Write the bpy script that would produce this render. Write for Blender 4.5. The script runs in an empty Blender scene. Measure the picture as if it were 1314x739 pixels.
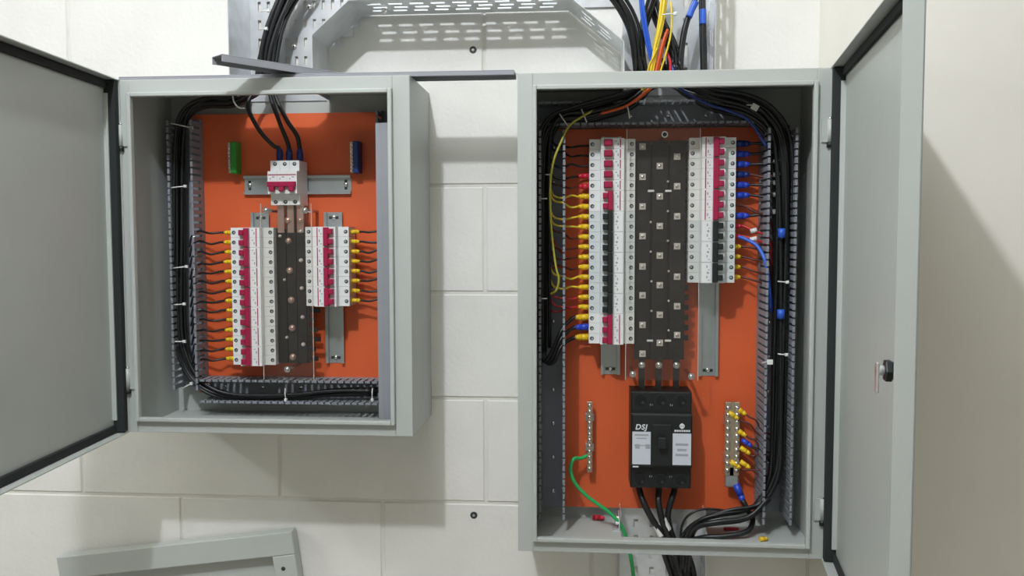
import bpy, math, random
from mathutils import Vector, Matrix
random.seed(7)
scn = bpy.context.scene
COL = scn.collection
MM = 0.001

# ------------------------------------------------------------------ camera, world, light, exposure
# world: x right, z up, wall plane y = 0, camera looks towards +y (all measures in mm, written to the scene in metres)
CAM = (282.94, -1589.9, 337.28); YAW, PITCH, ROLL = 0.0810, -0.0603, 0.0023; FPX = 1096.5
RM = Matrix.Rotation(YAW, 3, 'Z') @ Matrix.Rotation(PITCH, 3, 'X') @ Matrix.Rotation(ROLL, 3, 'Y')
cd = bpy.data.cameras.new('camera'); cam = bpy.data.objects.new('camera', cd); COL.objects.link(cam)
cd.sensor_width = 36.0; cd.lens = 36.0 * FPX / 1314.0; cd.clip_start = 0.05; cd.clip_end = 50
cam.matrix_world = Matrix.Translation(Vector(CAM) * MM) @ (RM @ Matrix.Rotation(math.pi / 2, 3, 'X')).to_4x4()
scn.camera = cam

w = bpy.data.worlds.new('room_light'); scn.world = w; w.use_nodes = True
bg = w.node_tree.nodes['Background']; bg.inputs['Color'].default_value = (1.0, 0.975, 0.83, 1); bg.inputs['Strength'].default_value = 0.27

def lamp(name, loc, power, radius, col):
    l = bpy.data.lights.new(name, 'POINT'); l.energy = power; l.shadow_soft_size = radius; l.color = col
    o = bpy.data.objects.new(name, l); COL.objects.link(o); o.location = Vector(loc) * MM
    return o
lamp('ceiling_bulb', (-192, -1559, 1655), 78, 0.035, (0.95, 0.99, 1.06))
lamp('far_ceiling_bulb', (-2900, -1500, 1655), 62, 0.10, (0.98, 1.0, 0.99))

vs = scn.view_settings
vs.view_transform = 'Standard'; vs.look = 'None'; vs.gamma = 1.0; vs.exposure = 0.0; vs.use_curve_mapping = False

def Q(px, py, y):
    """point (mm) seen at a pixel of the photograph on the plane at distance y from the wall"""
    d = RM @ Vector(((px - 657) / FPX, 1, -(py - 369.5) / FPX))
    t = (y - CAM[1]) / d.y
    return Vector(CAM) + d * t

# ------------------------------------------------------------------ materials
MATS = {}
def mat(name, col, rough=0.5, metal=0.0, noise=0.0, nscale=30.0, bump=0.0, bscale=200.0, spec=0.5, col2=None):
    if name in MATS: return MATS[name]
    m = bpy.data.materials.new(name); m.use_nodes = True
    nt = m.node_tree; b = nt.nodes['Principled BSDF']
    b.inputs['Roughness'].default_value = rough; b.inputs['Metallic'].default_value = metal
    b.inputs['Specular IOR Level'].default_value = spec
    b.inputs['Base Color'].default_value = (*col, 1)
    if noise > 0 or bump > 0:
        tc = nt.nodes.new('ShaderNodeTexCoord')
    if noise > 0:
        n = nt.nodes.new('ShaderNodeTexNoise'); n.inputs['Scale'].default_value = nscale; n.inputs['Detail'].default_value = 5
        nt.links.new(tc.outputs['Object'], n.inputs['Vector'])
        r = nt.nodes.new('ShaderNodeValToRGB')
        c2 = col2 if col2 else tuple(max(0, c * (1 - noise)) for c in col)
        r.color_ramp.elements[0].color = (*c2, 1); r.color_ramp.elements[0].position = 0.3
        r.color_ramp.elements[1].color = (*col, 1); r.color_ramp.elements[1].position = 0.65
        nt.links.new(n.outputs['Fac'], r.inputs['Fac']); nt.links.new(r.outputs['Color'], b.inputs['Base Color'])
    if bump > 0:
        n2 = nt.nodes.new('ShaderNodeTexNoise'); n2.inputs['Scale'].default_value = bscale; n2.inputs['Detail'].default_value = 3
        nt.links.new(tc.outputs['Object'], n2.inputs['Vector'])
        bp = nt.nodes.new('ShaderNodeBump'); bp.inputs['Strength'].default_value = bump; bp.inputs['Distance'].default_value = 0.002
        nt.links.new(n2.outputs['Fac'], bp.inputs['Height']); nt.links.new(bp.outputs['Normal'], b.inputs['Normal'])
    MATS[name] = m
    return m

M_WALL = mat('painted_block', (0.80, 0.79, 0.75), 0.85, noise=0.06, nscale=9, bump=0.35, bscale=120)
M_MORTAR = mat('painted_mortar', (0.76, 0.745, 0.69), 0.9, noise=0.08, nscale=14, bump=0.4, bscale=150)
M_PLASTER = mat('painted_plaster', (0.86, 0.83, 0.76), 0.85, noise=0.06, nscale=5, bump=0.2, bscale=60)
M_CEIL = mat('white_ceiling', (0.85, 0.84, 0.79), 0.9)
M_FLOOR = mat('cement_floor', (0.50, 0.48, 0.44), 0.8, noise=0.2, nscale=6)
M_BOX = mat('grey_enamel', (0.47, 0.50, 0.475), 0.42, noise=0.03, nscale=18, bump=0.06, bscale=900)
M_ORANGE = mat('orange_enamel', (0.73, 0.125, 0.036), 0.42, noise=0.10, nscale=8)
M_GASKET = mat('foam_gasket', (0.018, 0.022, 0.022), 0.9)
M_DUCT = mat('grey_pvc', (0.24, 0.255, 0.285), 0.5, noise=0.05, nscale=40)
M_LID = mat('grey_pvc_cover', (0.30, 0.31, 0.34), 0.45, noise=0.04, nscale=30)
M_GALV = mat('galvanised_steel', (0.80, 0.83, 0.86), 0.28, metal=0.55, noise=0.2, nscale=25)
M_ZINC = mat('zinc_rail', (0.50, 0.54, 0.55), 0.35, metal=0.75, noise=0.08, nscale=40)
M_STEEL = mat('bright_steel', (0.75, 0.75, 0.74), 0.22, metal=1.0)
M_BRASS = mat('tinned_brass', (0.62, 0.52, 0.40), 0.3, metal=0.9)
M_WHITE = mat('white_plastic', (0.80, 0.81, 0.80), 0.38)
M_GREYW = mat('pale_grey_plastic', (0.66, 0.70, 0.70), 0.4)
M_RED = mat('crimson_plastic', (0.35, 0.012, 0.06), 0.35)
M_BLACKP = mat('black_plastic', (0.012, 0.016, 0.016), 0.4)
M_BODYB = mat('black_phenolic', (0.011, 0.014, 0.014), 0.5, noise=0.2, nscale=60)
M_PRINT = mat('grey_print', (0.35, 0.37, 0.40), 0.6)
M_DARK = mat('dark_screw_and_hole_shade', (0.03, 0.035, 0.035), 0.5)  # near-black colour stands for shade inside holes; also used on dark screws
M_WELLSHADE = mat('black_well_shade', (0.003, 0.003, 0.003), 0.8)  # black colour paints the shade inside the terminal wells
M_CABLE = mat('black_cable', (0.012, 0.013, 0.014), 0.38)
M_BLUEC = mat('blue_cable', (0.03, 0.12, 0.62), 0.4)
M_YELC = mat('yellow_cable', (0.80, 0.60, 0.045), 0.4)
M_YGC = mat('yellow_green_cable', (0.45, 0.42, 0.05), 0.4)
M_REDC = mat('red_cable', (0.55, 0.02, 0.03), 0.4)
M_ORC = mat('orange_red_cable', (0.65, 0.10, 0.02), 0.4)
M_DREDC = mat('brown_cable', (0.10, 0.018, 0.012), 0.45)
M_GREENC = mat('green_cable', (0.02, 0.42, 0.11), 0.4)
M_SLY = mat('yellow_sleeve', (0.85, 0.55, 0.02), 0.35)
M_SLB = mat('blue_sleeve', (0.025, 0.07, 0.55), 0.35)
M_SLDB = mat('navy_sleeve', (0.012, 0.035, 0.20), 0.35)
M_SLR = mat('red_sleeve', (0.62, 0.02, 0.05), 0.35)
M_BUS = mat('dark_busbar', (0.018, 0.013, 0.011), 0.5, noise=0.4, nscale=40, col2=(0.008, 0.006, 0.006))
M_PLATEW = mat('tinned_square_washer', (0.62, 0.57, 0.52), 0.45, metal=0.2)
M_COPPER = mat('tarnished_copper', (0.60, 0.42, 0.36), 0.35, metal=0.8)
M_GREENP = mat('green_plastic', (0.03, 0.30, 0.04), 0.4)
M_NAVYP = mat('navy_plastic', (0.015, 0.05, 0.22), 0.4)
M_TIE = mat('white_nylon', (0.78, 0.78, 0.76), 0.4)
M_CHROME = mat('chrome', (0.8, 0.8, 0.8), 0.3, metal=0.7)
M_PAPER = mat('silver_label', (0.62, 0.66, 0.72), 0.5)
M_WHITEINK = mat('white_ink', (0.75, 0.78, 0.80), 0.5)

def acrylic():
    m = bpy.data.materials.new('clear_acrylic'); m.use_nodes = True
    nt = m.node_tree; nt.nodes.clear()
    out = nt.nodes.new('ShaderNodeOutputMaterial'); tr = nt.nodes.new('ShaderNodeBsdfTransparent'); gl = nt.nodes.new('ShaderNodeBsdfGlossy')
    df = nt.nodes.new('ShaderNodeBsdfDiffuse'); mx = nt.nodes.new('ShaderNodeMixShader'); mx2 = nt.nodes.new('ShaderNodeMixShader')
    tr.inputs['Color'].default_value = (0.98, 0.975, 0.965, 1); gl.inputs['Roughness'].default_value = 0.08
    df.inputs['Color'].default_value = (0.7, 0.68, 0.64, 1)
    mx.inputs['Fac'].default_value = 0.028
    mx2.inputs['Fac'].default_value = 0.008
    nt.links.new(tr.outputs['BSDF'], mx.inputs[1]); nt.links.new(gl.outputs['BSDF'], mx.inputs[2])
    nt.links.new(mx.outputs['Shader'], mx2.inputs[1]); nt.links.new(df.outputs['BSDF'], mx2.inputs[2]); nt.links.new(mx2.outputs['Shader'], out.inputs['Surface'])
    return m
M_ACR = acrylic()
M_EDGE = mat('sawn_edge_glow', (0.62, 0.55, 0.50), 0.5)  # pale colour paints in the bright glow along the sawn edges

# ------------------------------------------------------------------ mesh helpers (all in mm)
class MB:
    def __init__(s): s.v = []; s.f = []; s.m = []; s.sm = []; s.mats = []
    def _mi(s, m):
        if m not in s.mats: s.mats.append(m)
        return s.mats.index(m)
    def add(s, vs_, fs, m, smooth=False):
        o = len(s.v); mi = s._mi(m)
        s.v += [tuple(p) for p in vs_]
        for f in fs: s.f.append([i + o for i in f]); s.m.append(mi); s.sm.append(smooth)
        return s
    def box(s, x0, x1, y0, y1, z0, z1, m):
        vs_ = [(x, y, z) for z in (z0, z1) for y in (y0, y1) for x in (x0, x1)]
        return s.add(vs_, [(0, 2, 3, 1), (4, 5, 7, 6), (0, 1, 5, 4), (2, 6, 7, 3), (0, 4, 6, 2), (1, 3, 7, 5)], m)
    def chbox(s, x0, x1, y0, y1, z0, z1, c, m):
        """box whose front (y0) edges are chamfered by c"""
        vs_ = [(x0, y1, z0), (x1, y1, z0), (x1, y1, z1), (x0, y1, z1), (x0, y0 + c, z0), (x1, y0 + c, z0), (x1, y0 + c, z1), (x0, y0 + c, z1),
               (x0 + c, y0, z0 + c), (x1 - c, y0, z0 + c), (x1 - c, y0, z1 - c), (x0 + c, y0, z1 - c)]
        fs = [(0, 3, 2, 1)]
        for k in range(4):
            n = (k + 1) % 4
            fs.append((k, n, 4 + n, 4 + k)); fs.append((4 + k, 4 + n, 8 + n, 8 + k))
        fs.append((8, 9, 10, 11))
        return s.add(vs_, fs, m)
    def prism(s, poly, z0, z1, m):
        """poly in (x, y), extruded along z"""
        n = len(poly)
        vs_ = [(x, y, z0) for x, y in poly] + [(x, y, z1) for x, y in poly]
        fs = [tuple(range(n))[::-1], tuple(range(n, 2 * n))] + [(i, (i + 1) % n, n + (i + 1) % n, n + i) for i in range(n)]
        return s.add(vs_, fs, m)
    def cyl(s, p0, p1, r0, r1, m, n=12, smooth=True, caps=True):
        p0, p1 = Vector(p0), Vector(p1); d = (p1 - p0).normalized()
        a = Vector((0, 0, 1)) if abs(d.z) < 0.9 else Vector((1, 0, 0))
        u = d.cross(a).normalized(); v = d.cross(u)
        vs_ = []
        for p, r in ((p0, r0), (p1, r1)):
            for k in range(n):
                t = 2 * math.pi * k / n; vs_.append(p + (u * math.cos(t) + v * math.sin(t)) * r)
        s.add(vs_, [(k, (k + 1) % n, n + (k + 1) % n, n + k) for k in range(n)], m, smooth)
        if caps:
            o = len(s.v) - 2 * n; mi = s._mi(m)
            s.f.append([o + k for k in range(n)][::-1]); s.m.append(mi); s.sm.append(False)
            s.f.append([o + n + k for k in range(n)]); s.m.append(mi); s.sm.append(False)
        return s
    def dome(s, c, r, h, m, n=12):
        """screw head on a surface facing -y"""
        c = Vector(c); rings = [(1, 0), (0.95, 0.55), (0.7, 0.88), (0.3, 1.0)]
        vs_ = [c + Vector((r * a * math.cos(2 * math.pi * k / n), -h * b, r * a * math.sin(2 * math.pi * k / n))) for a, b in rings for k in range(n)]
        fs = []
        for j in range(3):
            for k in range(n): fs.append((j * n + k, j * n + (k + 1) % n, (j + 1) * n + (k + 1) % n, (j + 1) * n + k))
        fs.append(tuple(range(3 * n, 4 * n)))
        return s.add(vs_, fs, m, True)
    def tube(s, pts, r, m, n=8, sub=6):
        pts = [Vector(p) for p in pts]; path = []
        ext = [pts[0] * 2 - pts[1]] + pts + [pts[-1] * 2 - pts[-2]]
        for i in range(1, len(ext) - 2):
            a, b, c, d = ext[i - 1:i + 3]
            for k in range(sub):
                t = k / sub
                path.append(0.5 * ((2 * b) + (c - a) * t + (2 * a - 5 * b + 4 * c - d) * t * t + (3 * b - a - 3 * c + d) * t ** 3))
        path.append(pts[-1])
        L = len(path); vs_ = []; up = None
        for i in range(L):
            d = (path[min(i + 1, L - 1)] - path[max(i - 1, 0)]).normalized()
            if up is None:
                a = Vector((0, 1, 0)) if abs(d.y) < 0.9 else Vector((1, 0, 0)); u = d.cross(a).normalized()
            else:
                u = (up - d * up.dot(d)).normalized()
            up = u; v = d.cross(u)
            for k in range(n):
                t = 2 * math.pi * k / n; vs_.append(path[i] + (u * math.cos(t) + v * math.sin(t)) * r)
        fs = [(i * n + k, i * n + (k + 1) % n, (i + 1) * n + (k + 1) % n, (i + 1) * n + k) for i in range(L - 1) for k in range(n)]
        s.add(vs_, fs, m, True)
        o = len(s.v) - L * n; mi = s._mi(m)
        s.f.append([o + k for k in range(n)][::-1]); s.m.append(mi); s.sm.append(False)
        s.f.append([o + (L - 1) * n + k for k in range(n)]); s.m.append(mi); s.sm.append(False)
        return s
    def mesh(s, name):
        me = bpy.data.meshes.new(name)
        me.from_pydata([(x * MM, y * MM, z * MM) for x, y, z in s.v], [], s.f)
        for m in s.mats: me.materials.append(m)
        me.polygons.foreach_set('material_index', s.m); me.polygons.foreach_set('use_smooth', s.sm); me.update()
        return me
    def build(s, name, parent=None, bevel=0, loc=None, center=False):
        if center and parent is None:
            n = len(s.v); c = [(min(p[k] for p in s.v) + max(p[k] for p in s.v)) / 2 for k in range(3)]
            s.v = [(p[0] - c[0], p[1] - c[1], p[2] - c[2]) for p in s.v]; loc = c
        o = link(name, s.mesh(name), parent, loc)
        if bevel:
            b = o.modifiers.new('bevel', 'BEVEL'); b.width = bevel * MM; b.segments = 2; b.limit_method = 'ANGLE'
        return o

def link(name, me, parent=None, loc=None, rot=None):
    o = bpy.data.objects.new(name, me); COL.objects.link(o)
    if parent: o.parent = parent
    if loc is not None: o.location = Vector(loc) * MM
    if rot is not None: o.rotation_euler = rot
    return o
def tag(o, label, cat, group=None, kind=None):
    o['label'] = label; o['category'] = cat
    if group: o['group'] = group
    if kind: o['kind'] = kind
    return o
def thing(name, label, cat, loc=(0, 0, 0), rot=(0, 0, 0), group=None):
    o = bpy.data.objects.new(name, None); COL.objects.link(o); o.empty_display_size = 0.02
    o.location = Vector(loc) * MM; o.rotation_euler = rot
    return tag(o, label, cat, group)
def struct(o):
    o['kind'] = 'structure'; return o
ORD = ['first', 'second', 'third', 'fourth', 'fifth', 'sixth', 'seventh', 'eighth', 'ninth', 'tenth', 'eleventh', 'twelfth', 'thirteenth', 'fourteenth',
       'fifteenth', 'sixteenth', 'seventeenth', 'eighteenth', 'nineteenth', 'twentieth']

# ------------------------------------------------------------------ the room: block wall, column, floor
FLOOR = -1250
wall = struct(MB().box(-2000, 720, 3, 60, FLOOR, 1950, M_MORTAR).build('wall_back'))
wall['label'] = 'cream painted concrete block wall behind the cabinets'
bm = MB(); bw, bh, g = 401, 200.5, 6
bm.chbox(g / 2, bw - g / 2, -2.5, 1, g / 2, bh - g / 2, 1.8, M_WALL); blk = bm.mesh('brick')
for k in range(-5, 5):
    z = 31 + k * bh
    x0 = 103 - (0 if k % 2 else 200.5)          # courses A (odd k) meet at x = 103
    for j in range(-4, 2):
        x = x0 + j * bw
        if x > 560: continue
        o = link('brick', blk, wall, (x, 2.7 + random.uniform(0, 0.6), z))
col_ = struct(MB().box(706, 1600, -345, 60, FLOOR, 1950, M_PLASTER).build('wall_right', bevel=3))
col_['label'] = 'smooth cream plastered column beside the right cabinet'
fl = struct(MB().box(-2000, 1600, -2600, 60, FLOOR - 40, FLOOR, M_FLOOR).build('floor')); fl['label'] = 'grey cement floor'
ce = struct(MB().box(-3600, 2400, -3000, 60, 1950, 1990, M_CEIL).build('ceiling')); ce['label'] = 'white painted ceiling'
for (px, py, lab) in ((607, 64, 'dark drilled screw hole in the wall under the arched tray'), (608, 661, 'dark drilled screw hole in the wall below the gap between cabinets')):
    p = Q(px, py, 0.4); b = MB()
    b.cyl((0, 0, 0), (0, -1.2, 0), 7, 6, M_DARK, 12); b.cyl((0, -1.0, 0), (0, -2.2, 0), 3, 2.4, M_STEEL, 8)
    tag(b.build('wall_plug', loc=p), lab, 'wall plug', 'drilled plugs in the wall')

# ------------------------------------------------------------------ enclosures
FRONT = -180
def plate_with_hole(b, x0, x1, y0, y1, z0, z1, hole, m):
    if not hole: return b.box(x0, x1, y0, y1, z0, z1, m)
    hx0, hx1, hy0, hy1 = hole
    b.box(x0, hx0, y0, y1, z0, z1, m); b.box(hx1, x1, y0, y1, z0, z1, m)
    b.box(hx0, hx1, y0, hy0, z0, z1, m); b.box(hx0, hx1, hy1, y1, z0, z1, m)
    return b
def enclosure(label, X0, X1, Z0, Z1, op, top_hole, bot_hole, plate, side, door_ang, door_lbl):
    t = thing('electrical_cabinet', label, 'electrical cabinet', ((X0 + X1) / 2, 0, Z0))
    ox, oz = (X0 + X1) / 2, Z0
    W, H = (X1 - X0) / 2, Z1 - Z0; th = 2.0
    MB().box(-W, W, -th, 0, 0, H, M_BOX).build('back_panel', t)
    MB().box(-W, -W + th, FRONT, -th, 0, H, M_BOX).build('side_panel', t)
    MB().box(W - th, W, FRONT, -th, 0, H, M_BOX).build('side_panel', t)
    rel = lambda h: (h[0] - ox, h[1] - ox, h[2], h[3]) if h else None
    plate_with_hole(MB(), -W + th, W - th, FRONT, -th, H - th, H, rel(top_hole), M_BOX).build('top_panel', t)
    plate_with_hole(MB(), -W + th, W - th, FRONT, -th, 0, th, rel(bot_hole), M_BOX).build('bottom_panel', t)
    # front frame with the forward collar of the opening
    a0, a1, b0, b1 = op[0] - ox, op[1] - ox, op[2] - oz, op[3] - oz
    f = MB(); y0, y1 = FRONT - th, FRONT
    f.box(-W, a0, y0, y1, 0, H, M_BOX); f.box(a1, W, y0, y1, 0, H, M_BOX); f.box(a0, a1, y0, y1, 0, b0, M_BOX); f.box(a0, a1, y0, y1, b1, H, M_BOX)
    f.build('front_frame', t, bevel=1.2)
    c = MB(); cw = 7; y0, y1 = FRONT - 11, FRONT
    c.box(a0, a0 + cw, y0, y1, b0, b1, M_BOX); c.box(a1 - cw, a1, y0, y1, b0, b1, M_BOX)
    c.box(a0 + cw, a1 - cw, y0, y1, b0, b0 + cw, M_BOX); c.box(a0 + cw, a1 - cw, y0, y1, b1 - cw, b1, M_BOX)
    c.build('opening_rim', t, bevel=1.5)
    # mounting plate
    p = MB().box(plate[0] - ox, plate[1] - ox, -20, -18, plate[2] - oz, plate[3] - oz, M_ORANGE).build('mounting_plate', t)
    p['label'] = 'orange mounting plate'
    for x in (plate[0] - ox + 14, plate[1] - ox - 14):
        for z in (plate[2] - oz + 14, plate[3] - oz - 14):
            MB().cyl((x, -2, z), (x, -18, z), 5, 5, M_STEEL, 8).build('standoff', t)
    # door: pan hinged on the frame; local u along the door, n = inner side, v up
    hx = -W + 1 if side < 0 else W - 1
    d = bpy.data.objects.new('door', None); COL.objects.link(d); d.parent = t; d.location = Vector((hx, FRONT - 3, 0)) * MM; d.empty_display_size = 0.02
    d.rotation_euler = (0, 0, math.radians(door_ang)); d['label'] = door_lbl
    L = X1 - X0 - 2; D = 22; sg = 1 if side < 0 else -1       # inner normal is sg * local y
    def bx(b, u0, u1, n0, n1, z0, z1, m): b.box(u0, u1, min(sg * n0, sg * n1), max(sg * n0, sg * n1), z0, z1, m)
    b = MB(); bx(b, 0, L, -D, -D + 1.6, 0, H, M_BOX); b.build('door_skin', d)
    b = MB()
    bx(b, 0, 1.6, -D, 0, 0, H, M_BOX); bx(b, L - 1.6, L, -D, 0, 0, H, M_BOX); bx(b, 0, L, -D, 0, 0, 1.6, M_BOX); bx(b, 0, L, -D, 0, H - 1.6, H, M_BOX)
    b.build('door_flange', d)
    b = MB(); g0, gw = 2.5, 14
    for (u0, u1, z0, z1) in ((g0, g0 + gw, g0, H - g0), (L - g0 - gw, L - g0, g0, H - g0), (g0 + gw, L - g0 - gw, g0, g0 + gw), (g0 + gw, L - g0 - gw, H - g0 - gw, H - g0)):
        bx(b, u0, u1, -D + 1.6, -1.5 if u0 == g0 and u1 < 30 else -D + 7, z0, z1, M_GASKET)
    b.build('gasket', d, bevel=2)
    for (u0, u1) in ((g0 + gw, g0 + gw + 3), (L - g0 - gw - 3, L - g0 - gw)):
        b = MB(); bx(b, u0, u1, -D + 1.6, -D + 9, g0 + gw + 8, H - g0 - gw - 8, M_BOX); b.build('stiffener_strip', d)
    # latch on the free edge
    b = MB(); zl = H * 0.515 if side < 0 else 382; ul = L - 42
    b.cyl((ul, sg * (-D + 1.6), zl), (ul, sg * -6, zl), 10, 10, M_BLACKP, 16); b.cyl((ul, sg * -6, zl), (ul, sg * 1, zl), 13, 13, M_BLACKP, 6, False)
    b.cyl((ul, sg * 1, zl), (ul, sg * 10, zl), 6, 6, M_CHROME, 12)
    b.box(ul - 6, ul + 6, min(sg * 7, sg * 10), max(sg * 7, sg * 10), zl - 24, zl + 9, M_CHROME)
    o = b.build('latch', d, bevel=1); o['label'] = 'black and chrome cam latch'
    # hinges
    for zh in (H * 0.845, H * 0.155) if side < 0 else (H * 0.875, H * 0.105):
        b = MB(); x = hx
        s_ = 1 if side < 0 else -1
        b.box(min(x, x + s_ * 13), max(x, x + s_ * 13), FRONT - 5, FRONT - 2, -18, 18, M_BOX)
        b.cyl((x, FRONT - 5, -18), (x, FRONT - 5, 18), 4, 4, M_BOX, 10); b.cyl((x, FRONT - 5, -26), (x, FRONT - 5, -18), 5, 5, M_BODYB, 10); b.cyl((x, FRONT - 5, 18), (x, FRONT - 5, 21), 2.5, 2.5, M_STEEL, 8)
        b.build('hinge', t, loc=(0, 0, zh))
    return t

TL = (-338, -188); TR = (355, 507)               # cable tray sides
enclosure('grey wall cabinet on the left with three-pole main breaker and open door at left', -498, 0, 0, 603, (-483, -29, 20, 581),
          (TL[0] - 1, TL[1] + 1, -106, -2), None, (-446, -60, 40, 567), -1, -86.5, 'open grey door seen from its inner side')
enclosure('taller grey wall cabinet on the right with black main breaker and open door at right', 178, 677, -192, 603, (203, 656, -173, 582),
          (TR[0] - 1, TR[1] + 1, -106, -2), (TR[0] - 1, TR[1] + 1, -106, -2), (232, 625, -166, 531), 1, 180 + 82.2, 'open grey door with latch')

# ------------------------------------------------------------------ galvanised cable trays
def perf_sheet(name, parent, origin, U, V, lu, lv, pu, pv, su, sv, keep=None, stagger=0, margin=10, th=1.4):
    """sheet lu x lv with slots su x sv at pitch pu x pv; real holes, solidified"""
    nu = max(1, int((lu - 2 * margin) // pu)); nv = max(1, int((lv - 2 * margin) // pv))
    mu = (lu - (nu - 1) * pu) / 2; mv = (lv - (nv - 1) * pv) / 2
    vs_, fs = [], []; cache = {}
    def vid(a, c):
        k = (round(a, 2), round(c, 2))
        if k not in cache: cache[k] = len(vs_); vs_.append(Vector(origin) + Vector(U) * a + Vector(V) * c)
        return cache[k]
    rows = [0.0]
    for j in range(nv): rows += [mv + j * pv - sv / 2, mv + j * pv + sv / 2]
    rows.append(lv)
    for r in range(len(rows) - 1):
        hole_row = r % 2 == 1; j = r // 2
        cols = [0.0]; off = stagger * (j % 2)
        for i in range(nu): 
            c = mu + i * pu + off
            if c + su / 2 < lu - 2: cols += [c - su / 2, c + su / 2]
        cols.append(lu)
        for c in range(len(cols) - 1):
            if hole_row and c % 2 == 1: continue
            a0, a1, c0, c1 = cols[c], cols[c + 1], rows[r], rows[r + 1]
            if keep and not all(keep(a, b) for a, b in ((a0, c0), (a1, c0), (a0, c1), (a1, c1))): continue
            fs.append([vid(a0, c0), vid(a1, c0), vid(a1, c1), vid(a0, c1)])
    b = MB(); b.add(vs_, fs, M_GALV); o = b.build(name, parent)
    s = o.modifiers.new('thickness', 'SOLIDIFY'); s.thickness = th * MM; s.offset = 0
    return o
X_, Y_, Z_ = Vector((1, 0, 0)), Vector((0, 1, 0)), Vector((0, 0, 1))
arch = [(TL[1], 592), (TL[1], 690), (-122, 748), (258, 748), (354, 668), (355, 592)]
tr = thing('cable_tray', 'arched perforated galvanised cable tray running above and between the two cabinets', 'cable tray', (80, 0, 748))
def O(x, y, z): return (x - 80, y, z - 748)
TD = 102
def flange(a, b_, slots):
    A = Vector((a[0], 0, a[1])); B = Vector((b_[0], 0, b_[1])); d = (B - A); L = d.length; d.normalize()
    org = O(A.x, -3, A.z)
    if slots: perf_sheet('flange', tr, org, d, -Y_, L, TD, 38, 22, 25, 9, stagger=6, margin=8)
    else:
        b = MB(); n = Vector((-d.z, 0, d.x)) * 0.8; p = [Vector(org), Vector(org) + d * L, Vector(org) + d * L - Y_ * TD, Vector(org) - Y_ * TD]
        b.add([q - n for q in p] + [q + n for q in p], [(0, 1, 2, 3), (7, 6, 5, 4), (0, 4, 5, 1), (1, 5, 6, 2), (2, 6, 7, 3), (3, 7, 4, 0)], M_GALV); b.build('flange', tr)
flange(arch[0], arch[1], False); flange(arch[1], arch[2], False); flange(arch[2], arch[3], True); flange(arch[3], arch[4], True); flange(arch[4], arch[5], False)
# outer flanges, back plates
flange((TL[0], 592), (TL[0], 900), False)
perf_sheet('flange', tr, O(TR[1], -3, 592), Z_, -Y_, 300, TD, 44, 24, 27, 9, stagger=8, margin=8)
def keepL(a, c): 
    x, z = TL[0] + a, 592 + c
    return x <= TL[1] + 0.5 if z < 690 else (x - TL[1]) <= (z - 690) * (66 / 58.0) + 26
perf_sheet('back_plate', tr, O(TL[0], -4, 592), X_, Z_, 230, 250, 17.5, 34, 6, 17, keep=keepL, margin=8)
perf_sheet('back_plate', tr, O(TR[0] + 1, -4, 592), X_, Z_, 150, 250, 38, 44, 8, 24, margin=12)
perf_sheet('back_plate', tr, O(-120, -4, 752), X_, Z_, 470, 110, 38, 26, 26, 9, margin=12)
for (px, py) in ((397, 9), (378, 60)): p = Q(px, py, -4.6); MB().dome(O(*p), 5, 4, M_STEEL).build('bolt', tr)
b = MB(); q = O(-70, -60, 744); b.cyl(q, (q[0], q[1], q[2] - 9), 4, 4, M_STEEL, 10); b.build('bolt', tr)
# tray under the right cabinet
t2 = thing('cable_tray', 'galvanised cable tray leaving through the floor of the right cabinet', 'cable tray', (431, 0, -420))
perf_sheet('back_plate', t2, (TR[0] - 431, -4, 0), X_, Z_, 152, 262, 30, 30, 8, 14, margin=12)
for x in TR: perf_sheet('flange', t2, (x - 431, -3, 0), Z_, -Y_, 262, 60, 30, 18, 16, 7, margin=8)

# ------------------------------------------------------------------ slotted wiring ducts
FING = {}
def duct(label, length, width, depth, loc, horiz=False, rows=(1, 1), group=None):
    t = thing('wiring_duct', label, 'wiring duct', loc, (0, math.pi / 2, 0) if horiz else (0, 0, 0), group)
    b = MB(); W = width / 2
    b.box(-W, W, -1.8, 0, 0, length, M_DUCT); b.box(-W, -W + 1.8, -14, -1.8, 0, length, M_DUCT); b.box(W - 1.8, W, -14, -1.8, 0, length, M_DUCT)
    n = int(length // 60)
    for k in range(n): b.dome((0, -1.8, 30 + k * (length - 60) / max(1, n - 1)), 4, 2.5, M_STEEL, 8)
    b.build('base', t)
    for side in (-1, 1):
        key = (depth, side)
        if key not in FING:
            f = MB(); s = side
            x0, x1 = sorted((0, -s * 1.8)); f.box(x0, x1, -depth + 4, -14, 0, 8.2, M_DUCT)
            x0, x1 = sorted((s * 1.0, -s * 3.2)); f.box(x0, x1, -depth, -depth + 4, -0.7, 8.9, M_DUCT)
            FING[key] = f.mesh('finger')
        for k in range(int(length // 12.5)):
            link('finger', FING[key], t, (side * W, 0, k * 12.5 + 2))
    return t
duct('grey slotted duct along the left edge of the left cabinet plate', 505, 46, 50, (-450, -20, 52))
duct('grey slotted duct along the right edge of the left cabinet plate, behind loose cover', 490, 44, 50, (-62, -20, 78))
duct('short horizontal grey slotted duct along the bottom of the left cabinet plate', 356, 42, 50, (-424, -20, 52), True)
duct('grey slotted duct along the left edge of the right cabinet plate', 694, 44, 80, (232, -20, -166))
duct('grey slotted duct along the right edge of the right cabinet plate', 694, 48, 80, (623, -20, -166))
duct('horizontal grey slotted duct along the top of the right cabinet plate', 396, 40, 50, (206, -20, 553), True)

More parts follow.
